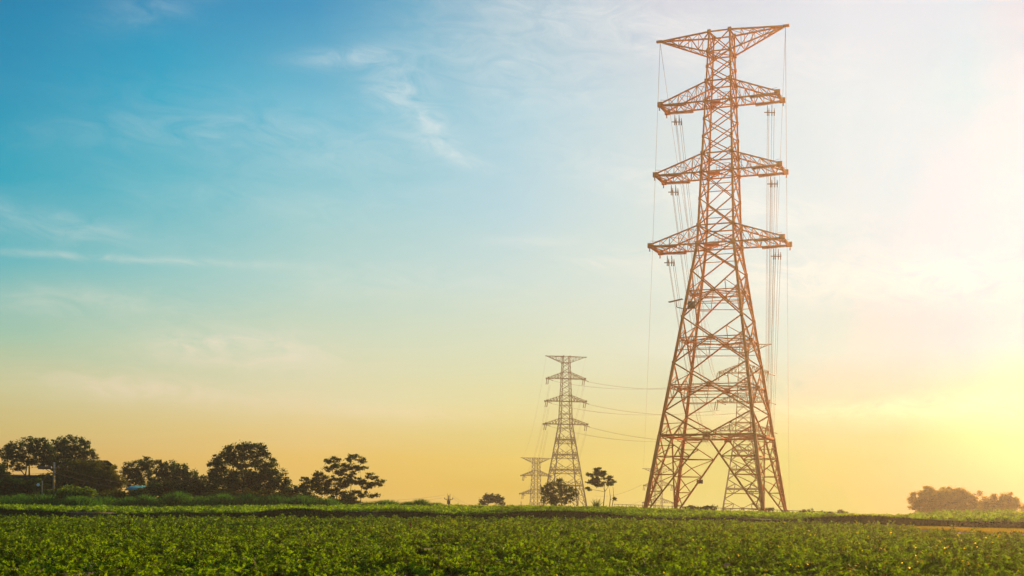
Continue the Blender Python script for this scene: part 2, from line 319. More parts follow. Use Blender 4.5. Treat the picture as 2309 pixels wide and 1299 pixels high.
def upper_field():
    P = []
    for ry in np.arange(104, 176, .95):
        x = np.arange(-ry*.43, ry*.46, .85); P.append(np.stack([x+rng.normal(0, .25, len(x)), ry+rng.normal(0, .25, len(x))], 1))
    P = np.concatenate(P); px = P[:, 0]/P[:, 1]*F+CX; yb = np.interp(px, KP, YB)+1.0*np.sin(P[:, 0]*.11+1)+.5*np.sin(P[:, 0]*.31)
    pt = patchy(P[:, 0]*.8, P[:, 1]*.7)
    k = (P[:, 1] > yb+1.7) & (rng.random(len(P)) < np.clip(.85+pt, .3, 1)); P = P[k]; pt = pt[k]; px = px[k]
    tall = np.clip((px-2020)/120, 0, 1)*np.clip((P[:, 1]-135)/15, 0, 1)
    sz = rng.uniform(.55, 1.45, len(P))*np.clip(1+.3*pt, .6, 1.3); nl = 64
    Pn = np.repeat(P, nl, 0); q = np.repeat(sz, nl); tl_ = np.repeat(tall, nl); n = len(Pn)
    th = rng.uniform(0, 2*math.pi, n); rr = np.sqrt(rng.random(n))
    x = Pn[:, 0]+rr*np.cos(th)*.55*q; y = Pn[:, 1]+rr*np.sin(th)*.55*q
    h = (1-rr**2*.8)*.34*q*(1+1.5*tl_)*(1-.8*rng.random(n)**2)+np.where(rng.random(n) < .08, rng.uniform(0, .2, n), 0)
    C = np.stack([x, y, gz(x, y)+h+.02], 1); D = rng.normal(0, 1, (n, 3)); D[:, 2] = np.abs(D[:, 2])+.3
    L = rng.uniform(.16, .36, n)
    V, Fc = leaf_quads(C, L, L*.55, D)
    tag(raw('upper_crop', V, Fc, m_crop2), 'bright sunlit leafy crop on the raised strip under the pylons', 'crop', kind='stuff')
    n = 170000
    px = rng.uniform(-150, 2460, n); x0 = (px-CX)/F*124
    yb = np.interp(px, KP, YB); x = (px-CX)/F*yb; yb = yb+1.0*np.sin(x*.11+1)+.5*np.sin(x*.31)
    y = yb+rng.uniform(-.35, 1.55, n)
    h = rng.uniform(.10, .34, n)*np.clip(1+.9*np.sin(x*.35)*np.sin(x*.13+1), .3, 1.9); z = gz(x, y)+h*.35
    C = np.stack([x, y, z], 1); D = np.stack([rng.normal(0, .35, n), rng.normal(-.25, .3, n), np.ones(n)], 1)
    V, Fc = leaf_quads(C, h, h*.34, D)
    tag(raw('bank_grass', V, Fc, m_bank), 'shaded dark grass hanging over the bank between the two fields', 'grass', kind='stuff')
upper_field()
def dry_strip():
    n = 60000
    px = rng.uniform(1960, 2500, n); x = (px-CX)/F*105
    yb = np.interp(px, KP, YB); y = yb-rng.uniform(1, 15, n)*np.clip((px-1960)/200, .15, 1); x = (px-CX)/F*y
    h = rng.uniform(.08, .24, n); C = np.stack([x, y, gz(x, y)+h*.45], 1); D = np.stack([rng.normal(0, .5, n), rng.normal(0, .5, n), np.ones(n)], 1)
    V, Fc = leaf_quads(C, h, h*.3, D)
    tag(raw('dry_grass', V, Fc, m_dry), 'bright yellow short grass strip at the right edge before the raised field', 'grass', kind='stuff')
dry_strip()

# ------------------------------------------------------------------ pylons
Z0 = .3
LV = [(64.4, 'arm'), (61.7, 'armb'), (59.7, ''), (57.7, 'armt'), (55.0, 'armb'), (52.6, ''), (50.2, ''), (47.9, 'armt'), (45.4, 'armb'), (41.8, ''), (38.2, 'armt'), (35.7, 'armb'), (32.0, ''), (25.7, ''), (19.5, ''), (13.0, '')]
def hs(z):      # half side of the square body at height z
    if z > 35.7: return (2.8+(64.4-z)/(64.4-35.7)*(4.94-2.8))/2
    return (4.94+(35.7-z)*.299)/2
CN = [(-1, -1), (1, -1), (1, 1), (-1, 1)]
def cn(i, z): a = hs(z); return np.array([CN[i % 4][0]*a, CN[i % 4][1]*a, z])
ARMS = [(55.0, 57.7, 7.95), (45.4, 47.9, 8.4), (35.7, 38.2, 8.92)]
def lerp(a, b, t): return a+(b-a)*t
def tower_parts(fine=True):
    P = []
    k = 1.0 if fine else 1.75       # far pylons carry the same members
    for i in range(4):
        m = MB()
        zs = [64.4, 50, 35.7, 19.5, 9.8, -.3]; ws = [.20, .26, .33, .38, .43]
        for a in range(5): m.bar(cn(i, zs[a]), cn(i, zs[a+1]), ws[a], ws[a])
        f = cn(i, -.3); m.box((f[0]-.5, f[1]-.5, -1.2), (f[0]+.5, f[1]+.5, -.05))
        if fine and i == 1:
            for z in np.arange(2, 63, 1.1): m.bar(cn(1, z), cn(1, z)+np.array([.28, 0, 0]), .05)
        P.append(('leg', m, m_steel))
    br = MB(); gp = MB()
    def diag(a, b, w): br.bar(a, b, max(w, .088)*k if w < .12 else w)
    for L in range(len(LV)-1):
        z1, z2 = LV[L][0], LV[L+1][0]
        w = .125 if z2 >= 41 else (.155 if z2 >= 31 else .175)
        for i in range(4):
            A, B = cn(i, z1), cn(i+1, z1); Cc, Dd = cn(i, z2), cn(i+1, z2)
            diag(A, Dd, w); diag(B, Cc, w*.98)
            if LV[L][1] or z2 < 50: pass
            if z1 <= 45.4 or z1 in (41.8,):
                wt = hs(z1)/(hs(z1)+hs(z2)); zc = z1-(z1-z2)*wt
                if z1 <= 45.5 and z1 != 38.2:
                    E, G = cn(i, zc), cn(i+1, zc); mid = (E+G)/2
                    big = z1 <= 32.1
                    diag(E, G, .13 if big else .07)
                    if big:
                        gp.bar(mid-(G-E)*.035, mid+(G-E)*.035, .12, .55 if z1 < 30 else .3)
                        diag(E+[0, 0, -.45], G+[0, 0, -.45], .07)
                        for S_, T in ((A, E), (B, G)):
                            pass
                        for (leg_t, leg_b, e) in ((A, Cc, E), (B, Dd, G)):
                            mu = lerp(leg_t, mid, .5); ml = lerp(leg_b, mid, .5); lm = lerp(leg_b, e, .5); hm = lerp(e, mid, .5)
                            diag(e, mu, .075); diag(e, ml, .075); diag(mu, hm, .06); diag(ml, hm, .06); diag(ml, lerp(leg_b, e, .52), .06)
                        diag(lerp(A, mid, .5), lerp(E, mid, 1.0), .05)
                        diag(lerp(Cc, mid, .5), lerp(cn(i+3, z2), (cn(i+3, zc)+cn(i, zc))/2, .5), .06)
        for i in range(4):
            if LV[L][1]:
                diag(cn(i, z1), cn(i+1, z1), .16)
            c0 = cn(i, z1); s = .34 if z1 > 36 else .42
            if LV[L][1]: s *= 1.3
            gp.box(c0-[s*.5, s*.5, s*.6], c0+[s*.5, s*.5, s*.6])
    for z in (61.7, 55.0, 45.4, 35.7): diag(cn(0, z), cn(2, z), .10); diag(cn(1, z), cn(3, z), .10)
    # horizontal belts with a diamond in plan
    for z in (29.2, 22.8, 16.4, 9.8):
        md = [(cn(i, z)+cn(i+1, z))/2 for i in range(4)]
        for i in range(4):
            diag(md[i], md[(i+1) % 4], .12); q = lerp(md[i], md[(i+1) % 4], .5)
            diag(q, cn(i+1, z), .08)
            gp.box(md[i]-[.3, .3, .22], md[i]+[.3, .3, .22])
        diag(md[0], md[2], .07); diag(md[1], md[3], .07)
    # splayed leg panels
    zt, zf = 9.8, -.3
    for i in range(4):
        A, B = cn(i, zt), cn(i+1, zt); mid = (A+B)/2
        diag(A, B, .26); diag(A+[0, 0, -.5], lerp(A, mid, .55)+[0, 0, -.25], .1); diag(B+[0, 0, -.5], lerp(B, mid, .55)+[0, 0, -.25], .1)
        gp.bar(mid-(B-A)*.04, mid+(B-A)*.04, .16, .8)
        diag(cn(i, 13.0), mid, .18); diag(cn(i+1, 13.0), mid, .18)
        for (lt, lo) in ((13.0, i), (13.0, i+1)):
            q = cn(lo, 11.3); h = lerp(cn(lo, 13.0), mid, .5); diag(q, h, .08); diag(h, lerp(cn(lo, zt), mid, .5), .07); diag(cn(lo, zt), h, .08)
        for leg in (i, i+1):
            top = cn(leg, zt); foot = cn(leg, zf); inner_foot = lerp(foot, (cn(i, zf)+cn(i+1, zf))/2, .05)
            diag(mid, inner_foot, .20)
            ts = [0, .28, .52, .74, .92]
            for a, t in enumerate(ts):
                lp = lerp(top, foot, t); ip = lerp(mid, inner_foot, t)
                if a: diag(lp, ip, .12)
                if a < 4:
                    t2 = ts[a+1]; tm = (t+t2)/2
                    l2 = lerp(top, foot, t2); i2 = lerp(mid, inner_foot, t2)
                    if a == 0: diag(lp, i2, .13); diag(lerp(top, foot, tm), lerp(lp, i2, .5), .10)
                    else: diag(lp, i2, .13)
                    diag(lerp(lp, i2, .5), l2, .11); diag(lerp(lp, i2, .5), lerp(mid, inner_foot, t), .09) if a else None
        # ties across the corner between the two inner members of one leg
    for leg in range(4):
        m1 = (cn(leg, zt)+cn(leg+1, zt))/2; m2 = (cn(leg, zt)+cn(leg+3, zt))/2
        foot = cn(leg, zf)
        for t in (.28, .52, .74): diag(lerp(m1, foot, t), lerp(m2, foot, t), .12)
    if fine:
        P.append(('bracing', br, m_steel))
        for v_, f_, n_ in gp.items: q = MB(); q.add(v_, f_); P.append(('gusset_plate', q, m_plate))
    else:
        for v_, f_, n_ in gp.items: br.add(v_, f_)
        P.append(('bracing', br, m_steel))
    # cross arms
    for s in (-1, 1):
        for (zb, ztp, L) in ARMS:
            m = MB(); b = hs(zb); t_ = hs(ztp); hw = b*1.06; n = 5
            Bt = {}; Tp = {}
            for f in (-1, 1):
                r0 = np.array([s*b, f*b, zb]); r1 = np.array([s*t_, f*t_, ztp]); tp = np.array([s*L, f*hw, zb])
                m.bar(r0, tp, .19); m.bar(r1, tp+[0, 0, .25], .17)
                Bt[f] = [lerp(r0, tp, j/n) for j in range(n+1)]; Tp[f] = [lerp(r1, tp+[0, 0, .25], j/n) for j in range(n+1)]
                for j in range(1, n):
                    m.bar(Bt[f][j], Tp[f][j], .07*k); m.bar(Tp[f][j-1], Bt[f][j], .07*k)
                    if j < 3: m.bar(lerp(Bt[f][j-1], Bt[f][j], .5), Tp[f][j], .05*k)
            for j in range(n+1):
                m.bar(Bt[-1][j], Bt[1][j], .10 if j < n else .34); 
                if j: m.bar(Tp[-1][j], Tp[1][j], .07*k)
                if j < n: m.bar(Bt[(-1)**j][j], Bt[-(-1)**j][j+1], .10); m.bar(Tp[(-1)**j][j], Tp[-(-1)**j][j+1], .06*k)
            for f in (-1, 1):
                tp = Bt[f][n]; m.box(tp-[.36, .26, .22], tp+[.36, .26, .42]); m.bar(tp+[s*.12, 0, -.1], tp+[s*.12, 0, -.7], .12)
            if fine:
                for f in (-1, 1):     # hand rails of the little platforms
                    a = Bt[f][n-1]+[0, 0, .55]; c = Bt[f][n]+[0, 0, .75]; m.bar(a, c, .04)
            P.append(('cross_arm', m, m_steel))
        m = MB(); zb, ztp, L = 61.7, 64.4, 8.7; n = 5; Bt = {}; Tp = {}
        tip = np.array([s*L, 0, ztp])
        for f in (-1, 1):
            r0 = np.array([s*hs(zb), f*hs(zb), zb]); r1 = np.array([s*hs(ztp), f*hs(ztp), ztp])
            m.bar(r0, tip, .17); m.bar(r1, tip, .19)
            Bt[f] = [lerp(r0, tip, j/n) for j in range(n+1)]; Tp[f] = [lerp(r1, tip, j/n) for j in range(n+1)]
            for j in range(1, n):
                m.bar(Bt[f][j], Tp[f][j], .07*k)
                m.bar(Tp[f][j-1] if j % 2 else Tp[f][j], Bt[f][j] if j % 2 else Bt[f][j-1], .09)
        for j in range(1, n):
            m.bar(Bt[-1][j], Bt[1][j], .07*k); m.bar(Tp[-1][j], Tp[1][j], .08)
            m.bar(Tp[-1][j-1], Tp[1][j], .06*k); m.bar(Bt[1][j-1], Bt[-1][j], .06*k)
        m.box(tip-[.4, .2, .14], tip+[.4, .2, .14])
        P.append(('cross_arm', m, m_steel))
    if fine:
        for z in (55.0, 45.4, 35.7):
            m = MB(); a = hs(z)*.75
            for (x0, y0, x1, y1) in ((-a*.1, -a, a, -a), (a, -a, a, a*.2), (-a, a, a*.2, a)):
                for hh in (.55, 1.05): m.bar((x0, y0, z+hh), (x1, y1, z+hh), .05)
                for t in np.linspace(0, 1, 5): m.bar((x0+(x1-x0)*t, y0+(y1-y0)*t, z), (x0+(x1-x0)*t, y0+(y1-y0)*t, z+1.05), .05)
            m.box((-a, -a, z-.05), (a*.1, a*.1, z+.02))
            P.append(('work_platform', m, m_plate))
    return P
def string(p, q, r=.17, n=14):
    """insulator string: stacked discs on a rod"""
    m = MB(); p = np.array(p, float); q = np.array(q, float); pts = []; rr = []
    for j in range(n):
        t = j/n; pts += [lerp(p, q, t), lerp(p, q, t+.3/n), lerp(p, q, t+.62/n)]; rr += [r*.35, r, r*.45]
    m.tube(pts, rr, 8); return m
def make_tower(loc, rz, label, kind, proto=None):
    root = empty('transmission_tower', loc, rz)
    tag(root, label, 'pylon')
    if proto is None:
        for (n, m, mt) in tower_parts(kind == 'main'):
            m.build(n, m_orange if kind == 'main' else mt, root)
    else:
        for ch in [c for c in proto.children if c.name.split('.')[0] != 'insulator_string']:
            c = ch.copy(); COL.objects.link(c); c.parent = root
    for (zb, ztp, L) in ARMS:
        hw = hs(zb)*1.06
        for s in (-1, 1):
            if kind == 'main':
                for f in (-1, 1):
                    for o_ in (-.2, .2):
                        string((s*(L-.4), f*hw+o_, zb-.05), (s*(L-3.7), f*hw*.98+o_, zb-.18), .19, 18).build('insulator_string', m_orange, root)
                m = MB()
            else:
                for f, o_ in ((-1, 0), (-1, .75)):
                    string((s*(L-.1)-(o_ if kind != 'x' else 0), f*hw, zb-.1), (s*(L-.1)-o_-.45, f*hw, zb-2.9), .27, 12).build('insulator_string', m_insul, root)
                string((s*(L-.2), hw*.5, zb-.1), (s*(L-.2)+2.6, hw*.5, zb-.9), .25, 12).build('insulator_string', m_insul, root)
    return root
DM = 179.0
base = at(1616.5, 1148, DM)
# the local origin of every pylon is the eye-line height of its own drawing, so the feet come at -.3
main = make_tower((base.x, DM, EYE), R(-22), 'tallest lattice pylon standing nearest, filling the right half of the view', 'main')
def tl(root, p):     # local point -> world
    return np.array(Matrix.Translation(root.location) @ Matrix.Rotation(root.rotation_euler.z, 4, 'Z') @ Vector(p))
# pieces bolted to the main pylon
m = MB(); a = cn(0, 26.8); m.bar(a+[-.1, 0, 0], a+[-1.0, -.2, .25], .09); m.bar(a+[-1.0, -.2, .25], a+[-1.0, -.2, 1.0], .09); m.bar(a+[0, 0, 0], a+[1.6, 0, 0], .1)
m.build('bracket', m_plate, main)
m = MB(); m.bar(a+[-2.1, -.2, .95], a+[-.2, -.2, 1.3], .8, .05); m.build('solar_panel', m_plate, main)
m = MB(); m.box(a+[.55, -.3, .05], a+[1.5, .3, .85]); m.box(a+[.5, -.34, .85], a+[1.55, .34, .9]); m.build('control_box', m_plate, main)
f0 = lerp(cn(2, 9.8), cn(3, 9.8), .5)
m = MB(); q = lerp(cn(3, 3.9), (cn(3, 3.9)+cn(2, 3.9))/2, .42); m.box(q+[-.45, -.02, -.28], q+[.45, .02, .28]); m.build('sign_plate', m_plate, main)
p5 = at(1674, 1148, 440); t5 = make_tower((p5.x, 440, at(1674, 777, 440).z-64.4), R(-10), 'mid distance pylon seen through the legs of the tallest pylon', 'far')
p2 = at(1273, 1144, 560); t2 = make_tower((p2.x, 560, at(1273, 804, 560).z-64.4), R(12), 'dark brown pylon left of the tallest one, behind the round leafy tree', 'far', t5)
p3 = at(1208, 1144, 700); t3 = make_tower((p3.x, 700, at(1207, 1033, 700).z-64.4), R(26), 'short looking far pylon just left of the dark brown pylon, its foot below the crest', 'far', t5)
p6 = at(1484, 1146, 735); t6 = make_tower((p6.x, 735, at(1484, 1057, 735).z-64.4), R(6), 'smallest far pylon showing behind the left leg of the tallest pylon', 'far', t5)
for o in (t2, t3, t5, t6): o['group'] = 'distant pylons'

# ------------------------------------------------------------------ overhead conductors
def sagline(p, q, sag, n=28):
    p = np.array(p, float); q = np.array(q, float); t = np.linspace(0, 1, n)[:, None]
    L = p+(q-p)*t; L[:, 2] -= sag*4*(t*(1-t))[:, 0]; return L
def bundle(p, q, sag, label, r, off, clamp=False, group='conductor bundles between the pylons'):
    m = MB()
    for (dx, dz) in off: m.tube(sagline(p+np.array([dx, 0, dz]), q+np.array([dx, 0, dz]), sag), r, 4)
    if clamp:
        L = sagline(p, q, sag, 60)
        for (dx, dz) in off: m.tube([p+[dx, 0, dz], p+[dx, 0, dz-.9]], .045, 4)
        for (j) in (0,):
            c = p+np.array([0, 0, -1.0]); w = max(abs(o[0]) for o in off); m.bar(c-[w+.1, 0, 0], c+[w+.1, 0, 0], .1)
            for (dx, dz) in off: m.tube([c+[dx, 0, .3], c+[dx, 0, -.45]], .07, 5)
    tag(m.build('conductor_cable', m_wire), label, 'power line', group)
OFF4 = [(-.30, 0), (.30, 0), (-.10, -.45), (.62, -.45)]
OFF2 = [(-.25, 0), (.25, 0)]
nm = ['top', 'middle', 'lowest']
for j, (zb, ztp, L) in enumerate(ARMS):
    for s, sn in ((-1, 'left'), (1, 'right')):
        a = tl(main, (s*(L-1.55), hs(zb)*.6, zb-.6)); b = tl(t5, (s*(L-.4), -hs(zb), zb-3.0))
        bundle(a, b, 11, f'four wire bundle below the {nm[j]} insulator arm of the tallest pylon, {sn} side', .024, OFF4, True)
        c = tl(t5, (s*(L-.4), -hs(zb), zb-3.0)); d = tl(t2, (s*(L-.2)+2.5, hs(zb)*.5, zb-1.0))
        bundle(d, c, 3, f'wires running right from the {nm[j]} insulator arm, {sn} side, of the dark brown pylon', .028, OFF2)
        c = tl(t2, (s*(L-.5), -hs(zb), zb-3.0)); d = tl(t3, (s*(L-.3), 0, zb-1.0))
        bundle(c, d, 9, f'wires from the {nm[j]} {sn} insulator arm of the dark brown pylon to the short one', .028, OFF2)
a = tl(main, (-8.6, 0, 64.2)); b = tl(t6, (-8.6, 0, 64.2)); bundle(a, b, 7, 'faint ground wire dropping from the left tip of the highest arm', .024, [(0, 0)], group='ground wires')
g2 = tl(main, (8.6, 0, 64.2)); e2 = at(1783, 1152, 700); e2.z = float(gz(e2.x, 700))+2
bundle(g2, np.array(e2), 3, 'faint ground wire dropping from the right tip of the highest arm', .024, [(0, 0)], group='ground wires')
for s, sn in ((-1, 'left'), (1, 'right')):
    a = tl(main, (s*8.6, 0, 64.2)); b = tl(t5, (s*8.6, 0, 64.3)); bundle(a, b, 9, f'second thin wire from the {sn} tip of the highest arm to the pylon behind', .022, [(0, 0)], group='ground wires')
    a = tl(t2, (s*8.6, 0, 64.3)); b = tl(t3, (s*8.6, 0, 64.3))
    bundle(a, b, 8, f'thin wire from the {sn} tip of the dark brown pylon to the short one', .022, [(0, 0)], group='ground wires')
# lower far line leaving the smallest pylon to the left
for j, (py, qy) in enumerate(((1093, 1122), (1129, 1146))):
    a = at(1447, py, 735); b = at(1340, qy-4, 900)
    bundle(np.array(a), np.array(b), 2.5, f'thin wires sagging left from the {("upper", "lower")[j]} arm of the smallest far pylon', .06, [(0, 0)])
# wooden pole line on the crest
def pole(px, py_top, Y, arm_w, label, mt, prongs=3):
    p = at(px, py_top, Y); g = float(gz(p.x, Y)); root = empty('utility_pole', (p.x, Y, g)); tag(root, label, 'utility pole')
    h = p.z-g
    m = MB(); m.tube([(0, 0, -.5), (0, 0, h*.5), (0, 0, h)], [.17, .15, .12], 8); m.build('pole', mt, root)
    m = MB(); m.bar((-arm_w/2, -.15, h-.9), (arm_w/2, -.15, h-.9), .12); m.bar((-arm_w*.3, -.15, h-.9), (0, -.15, h-1.6), .06); m.bar((arm_w*.3, -.15, h-.9), (0, -.15, h-1.6), .06); m.build('cross_arm', m_bark, root)
    for x in np.linspace(-arm_w/2+.05, arm_w/2-.05, prongs):
        m = MB(); m.tube([(x, -.15, h-.84), (x, -.15, h-.7), (x, -.15, h-.62), (x, -.15, h-.5)], [.05, .12, .07, .1], 7); m.build('insulator', m_insul, root)
    return root, h
up, uh = pole(1012, 1117, 300, 1.9, 'small far wooden utility pole on the crest, left of the small umbrella shaped tree', m_bark)
m = MB(); m.bar((-.3, -.15, uh-1), (-.3, -.15, uh+.4), .08); m.bar((.3, -.15, uh-1), (.3, -.15, uh+.35), .08); m.box((-.35, -.35, uh-2.0), (.35, .2, uh-1.1)); m.build('transformer', m_plate, up)
lp, lh = pole(122, 1042, 172, 3.6, 'tall grey concrete utility pole with amber plates among the trees', m_conc, 4)
m = MB(); m.box((-.02, -.26, lh*.50), (.20, -.17, lh*.50+.75)); m.box((.0, -.27, lh*.50+.95), (.18, -.17, lh*.50+1.15)); m.build('amber_plate', m_amber, lp)
m = MB(); m.box((-2.0, -.3, lh-.95), (-.3, 0, lh-.55)); m.build('switch_bar', m_plate, lp)
pw = up.location; 
for j, (dx, q, lab) in enumerate(((-.9, at(640, 1130, 210), 'left wire of the small far utility pole, sagging towards the trees'), (.9, at(1085, 1144, 330), 'right wire of the small far utility pole, sagging towards the umbrella tree'))):
    bundle(np.array(pw)+[dx, 0, uh-.5], np.array(q), .9, lab, .022, [(0, 0), (0, .55)], group='wires on the small pole')
lw = np.array(lp.location)+[0, 0, lh-.6]
bundle(lw, np.array(at(520, 1102, 200)), 1.2, 'thin wires from the tall concrete pole passing in front of the trees', .018, [(0, 0), (0, -.8)], group='wires on the concrete pole')
bundle(lw, np.array(at(-260, 1035, 165)), .6, 'thin wires leaving the tall concrete pole towards the left edge', .018, [(0, 0), (0, -.8)], group='wires on the concrete pole')

# ------------------------------------------------------------------ railing beside the tall pylon
r0 = at(1385, 1137, 196); r1 = at(1912, 1156, 172)
fence = empty('metal_railing', ((r0.x+r1.x)/2, (r0.y+r1.y)/2, 0)); tag(fence, 'long low metal railing with thin posts running behind the feet of the tallest pylon', 'railing')
fo = np.array(fence.location); A = np.array(r0)-fo; B = np.array(r1)-fo
m = MB(); m.bar(A, B, .06); m.build('top_rail', m_plate, fence); m = MB(); m.bar(A-[0, 0, .55], B-[0, 0, .55], .05); m.build('lower_rail', m_plate, fence)
pm = None
for t in np.linspace(0, 1, 52):
    p = A+(B-A)*t
    if pm is None:
        mm = MB(); mm.bar((0, 0, -1.5), (0, 0, .05), .06); pm = mm.build('post', m_plate, fence); pm.location = p
    else: c = pm.copy(); COL.objects.link(c); c.parent = fence; c.location = p

# ------------------------------------------------------------------ trees
def tree(name, label, cat, D, bx, blobs, mt=m_tree, leaf=.24, k=3.2, stems=None, flat=1.0, group=None, depth=1.0, clump=.42, tr=.16, seed=1):
    global rng
    rng = np.random.default_rng(seed*101+int(abs(bx)))
    s = D/F; b = at(bx, 1140, D); g = float(gz(b.x, D)); root = empty(name, (b.x, D, g)); tag(root, label, cat, group)
    o = np.array([b.x, D, g]); Vs = []; tm = MB()
    cen = []
    for (px, py, rx, ry) in blobs:
        c = np.array(at(px, py, D))-o; c[1] = rng.normal(0, .35)*rx*s*depth; cen.append((c, rx*s*1.2, ry*s*1.2))
    H = max(c[2] for c, _, _ in cen)
    base_h = min(c[2]-rz for c, _, rz in cen)
    st = stems or [(bx, tr)]
    tops = []
    for (sx, r) in st:
        x0 = float((at(sx, 1140, D)-b)[0]); near = min(cen, key=lambda c: abs(c[0][0]-x0)-.3*c[0][2])
        tp = near[0]*np.array([1, 1, .9]) if stems else np.array([x0*.3, 0, max(.8, H*.55)])
        pts = [np.array([x0, 0, -.6])]+[lerp(np.array([x0, 0, 0.]), tp, t)+np.array([math.sin(t*5+sx)*.12, math.cos(t*4)*.1, 0]) for t in (.05, .3, .55, .8, 1)]
        tm.tube(pts, [r*1.3, r*1.15, r, r*.7, r*.4, r*.15], 7); tops.append((pts, r))
    for (c, rx, rz) in cen:
        pts, r = min(tops, key=lambda T: np.linalg.norm(T[0][3]-c))
        st0 = pts[min(range(1, 6), key=lambda j: np.linalg.norm(pts[j]-c)+(2.0*H if pts[j][2] > c[2] else 0))]
        mid = lerp(st0, c, .5)+np.array([rng.normal(0, .15), rng.normal(0, .15), .1*rx]); tm.tube([st0, mid, c], [r*.55, r*.4, r*.2], 6)
        ar = math.pi*rx*rz; n = max(30, int(1.45*k*ar/(leaf*leaf*.36)))
        nc = max(6, int(ar*2.6/(clump*clump*3.14*.8)))
        u = rng.normal(size=(nc, 3)); u /= np.linalg.norm(u, axis=1, keepdims=True); u *= rng.uniform(.35, 1.04, (nc, 1))**.6
        cc = c+u*np.array([rx, max(rx, rz)*depth, rz])
        for q in cc[:min(nc, 16)]: tm.tube([c, lerp(c, q, .5)+rng.normal(0, .08, 3), q], [r*.2+.012, r*.12+.01, .012], 4)
        id_ = rng.integers(0, nc, n); cr = clump*rng.uniform(.5, 1.25, nc)
        P = cc[id_]+rng.normal(0, .5, (n, 3))*cr[id_][:, None]*np.array([1.1, 1.1, .75*flat])
        Dd = rng.normal(size=(n, 3)); Dd[:, 2] = Dd[:, 2]*.6*flat-.15
        L = leaf*rng.uniform(.6, 1.5, n); V, _ = leaf_quads(P, L, L*.6, Dd); Vs.append(V)
    V = np.concatenate(Vs); tm.build('trunk', m_bark, root)
    raw('crown', V, np.arange(len(V)).reshape(-1, 4), mt, root)
    return root
TG = 'trees along the left of the field'
tree('leafy_tree', 'airy dark tree with forked bare limbs at the left edge of the row', 'tree', 200, 60,
     [(8,1018,16,12),(30,1012,18,16),(60,1003,22,16),(90,1004,18,15),(105,1018,18,18),(112,1034,16,16),(22,1036,18,13),(60,1030,24,16),(88,1040,18,14),(40,1052,14,10)], leaf=.20, k=2.9, stems=[(48,.16),(72,.2)], group=TG, clump=.36, seed=1)
tree('leafy_tree', 'tall airy dark tree behind the concrete pole, leaning right at the top', 'tree', 206, 128,
     [(130,1003,18,14),(152,998,20,15),(180,1003,18,13),(200,1020,14,14),(135,1024,24,16),(165,1022,24,14),(188,1030,14,10),(212,1040,8,10),(130,1048,18,18)], leaf=.20, k=2.9, stems=[(126,.25),(150,.15)], group=TG, clump=.38, seed=2)
tree('leafy_tree', 'rounded olive green tree right of the concrete pole', 'tree', 186, 222,
     [(170,1062,36,24),(205,1064,32,22),(232,1078,34,26),(255,1088,22,24),(190,1095,45,28),(240,1108,34,26),(150,1090,25,30)], mt=m_tree2, leaf=.24, k=3.8, group=TG, clump=.5, seed=3)
tree('leafy_tree', 'leftmost of three bunched dark trees above the cyan roof', 'tree', 212, 306,
     [(292,1062,14,16),(312,1052,20,15),(334,1048,14,14),(300,1080,22,18),(325,1075,20,18)], leaf=.24, k=3.0, group=TG, clump=.42, seed=4)
tree('leafy_tree', 'middle of three bunched dark trees, round topped', 'tree', 210, 372,
     [(362,1052,16,14),(382,1056,18,15),(355,1075,20,16),(385,1080,22,18),(370,1100,34,16)], leaf=.24, k=3.0, group=TG, clump=.42, seed=5)
tree('leafy_tree', 'rightmost of three bunched dark trees, sloping down to the right', 'tree', 208, 418,
     [(408,1062,18,14),(425,1075,20,14),(445,1084,16,10),(412,1090,30,18),(448,1100,20,14)], leaf=.24, k=3.4, group=TG, clump=.42, seed=6)
tree('leafy_tree', 'big broad dark tree with a high rounded crown, largest of the row', 'tree', 184, 545,
     [(548,1006,10,8),(553,1022,15,14),(552,1046,14,12),(525,1020,26,17),(577,1015,20,14),(508,1040,28,20),(590,1035,24,18),(488,1062,18,22),(500,1082,30,26),(545,1080,28,22),(560,1095,44,26),(605,1060,22,20),(622,1082,24,24),(632,1100,18,20),(585,1088,34,24),(520,1104,50,22)], leaf=.22, k=3.4, stems=[(530,.13),(560,.14)], group=TG, clump=.42, tr=.3, seed=7)
tree('leafy_tree', 'tree with flat layered tufts of leaves at the right end of the row', 'tree', 178, 775,
     [(750,1040,15,10),(752,1058,18,8),(800,1036,19,9),(790,1052,18,8),(812,1057,14,6),(780,1070,20,8),(800,1084,18,8),(838,1074,14,6),(848,1092,15,6),(828,1100,10,5),(696,1082,18,8),(718,1072,16,9),(822,1092,18,8),(775,1085,22,10),(855,1086,9,5),(705,1098,24,12),(725,1092,18,8),(742,1080,14,6),(760,1098,22,8),(735,1110,20,8),(812,1114,22,7),(845,1120,12,4),(780,1116,20,8)],
     leaf=.20, k=3.6, stems=[(760,.055),(790,.055),(815,.05)], flat=.8, group=TG, clump=.36, depth=1.0, seed=8)
tree('leafy_tree', 'low dark leafy tree between the big broad one and the layered one', 'tree', 182, 668,
     [(655,1108,18,12),(672,1102,14,10),(690,1112,20,12),(640,1118,20,12)], leaf=.22, k=3.6, group=TG, seed=9)
tree('leafy_tree', 'small dark tree at the left edge under the airy crown', 'tree', 188, 3,
     [(2,1056,14,10),(-12,1068,20,18),(8,1075,12,10)], leaf=.22, k=3.5, group=TG, seed=10)
tree('umbrella_tree', 'small far umbrella shaped tree alone on the crest', 'tree', 290, 1106,
     [(1100,1120,12,6),(1118,1122,14,7),(1128,1129,11,6),(1090,1131,9,6),(1108,1129,16,6),(1085,1138,7,3),(1134,1137,8,4)], leaf=.26, k=3.4, stems=[(1101,.14),(1113,.12)], clump=.36, seed=11)
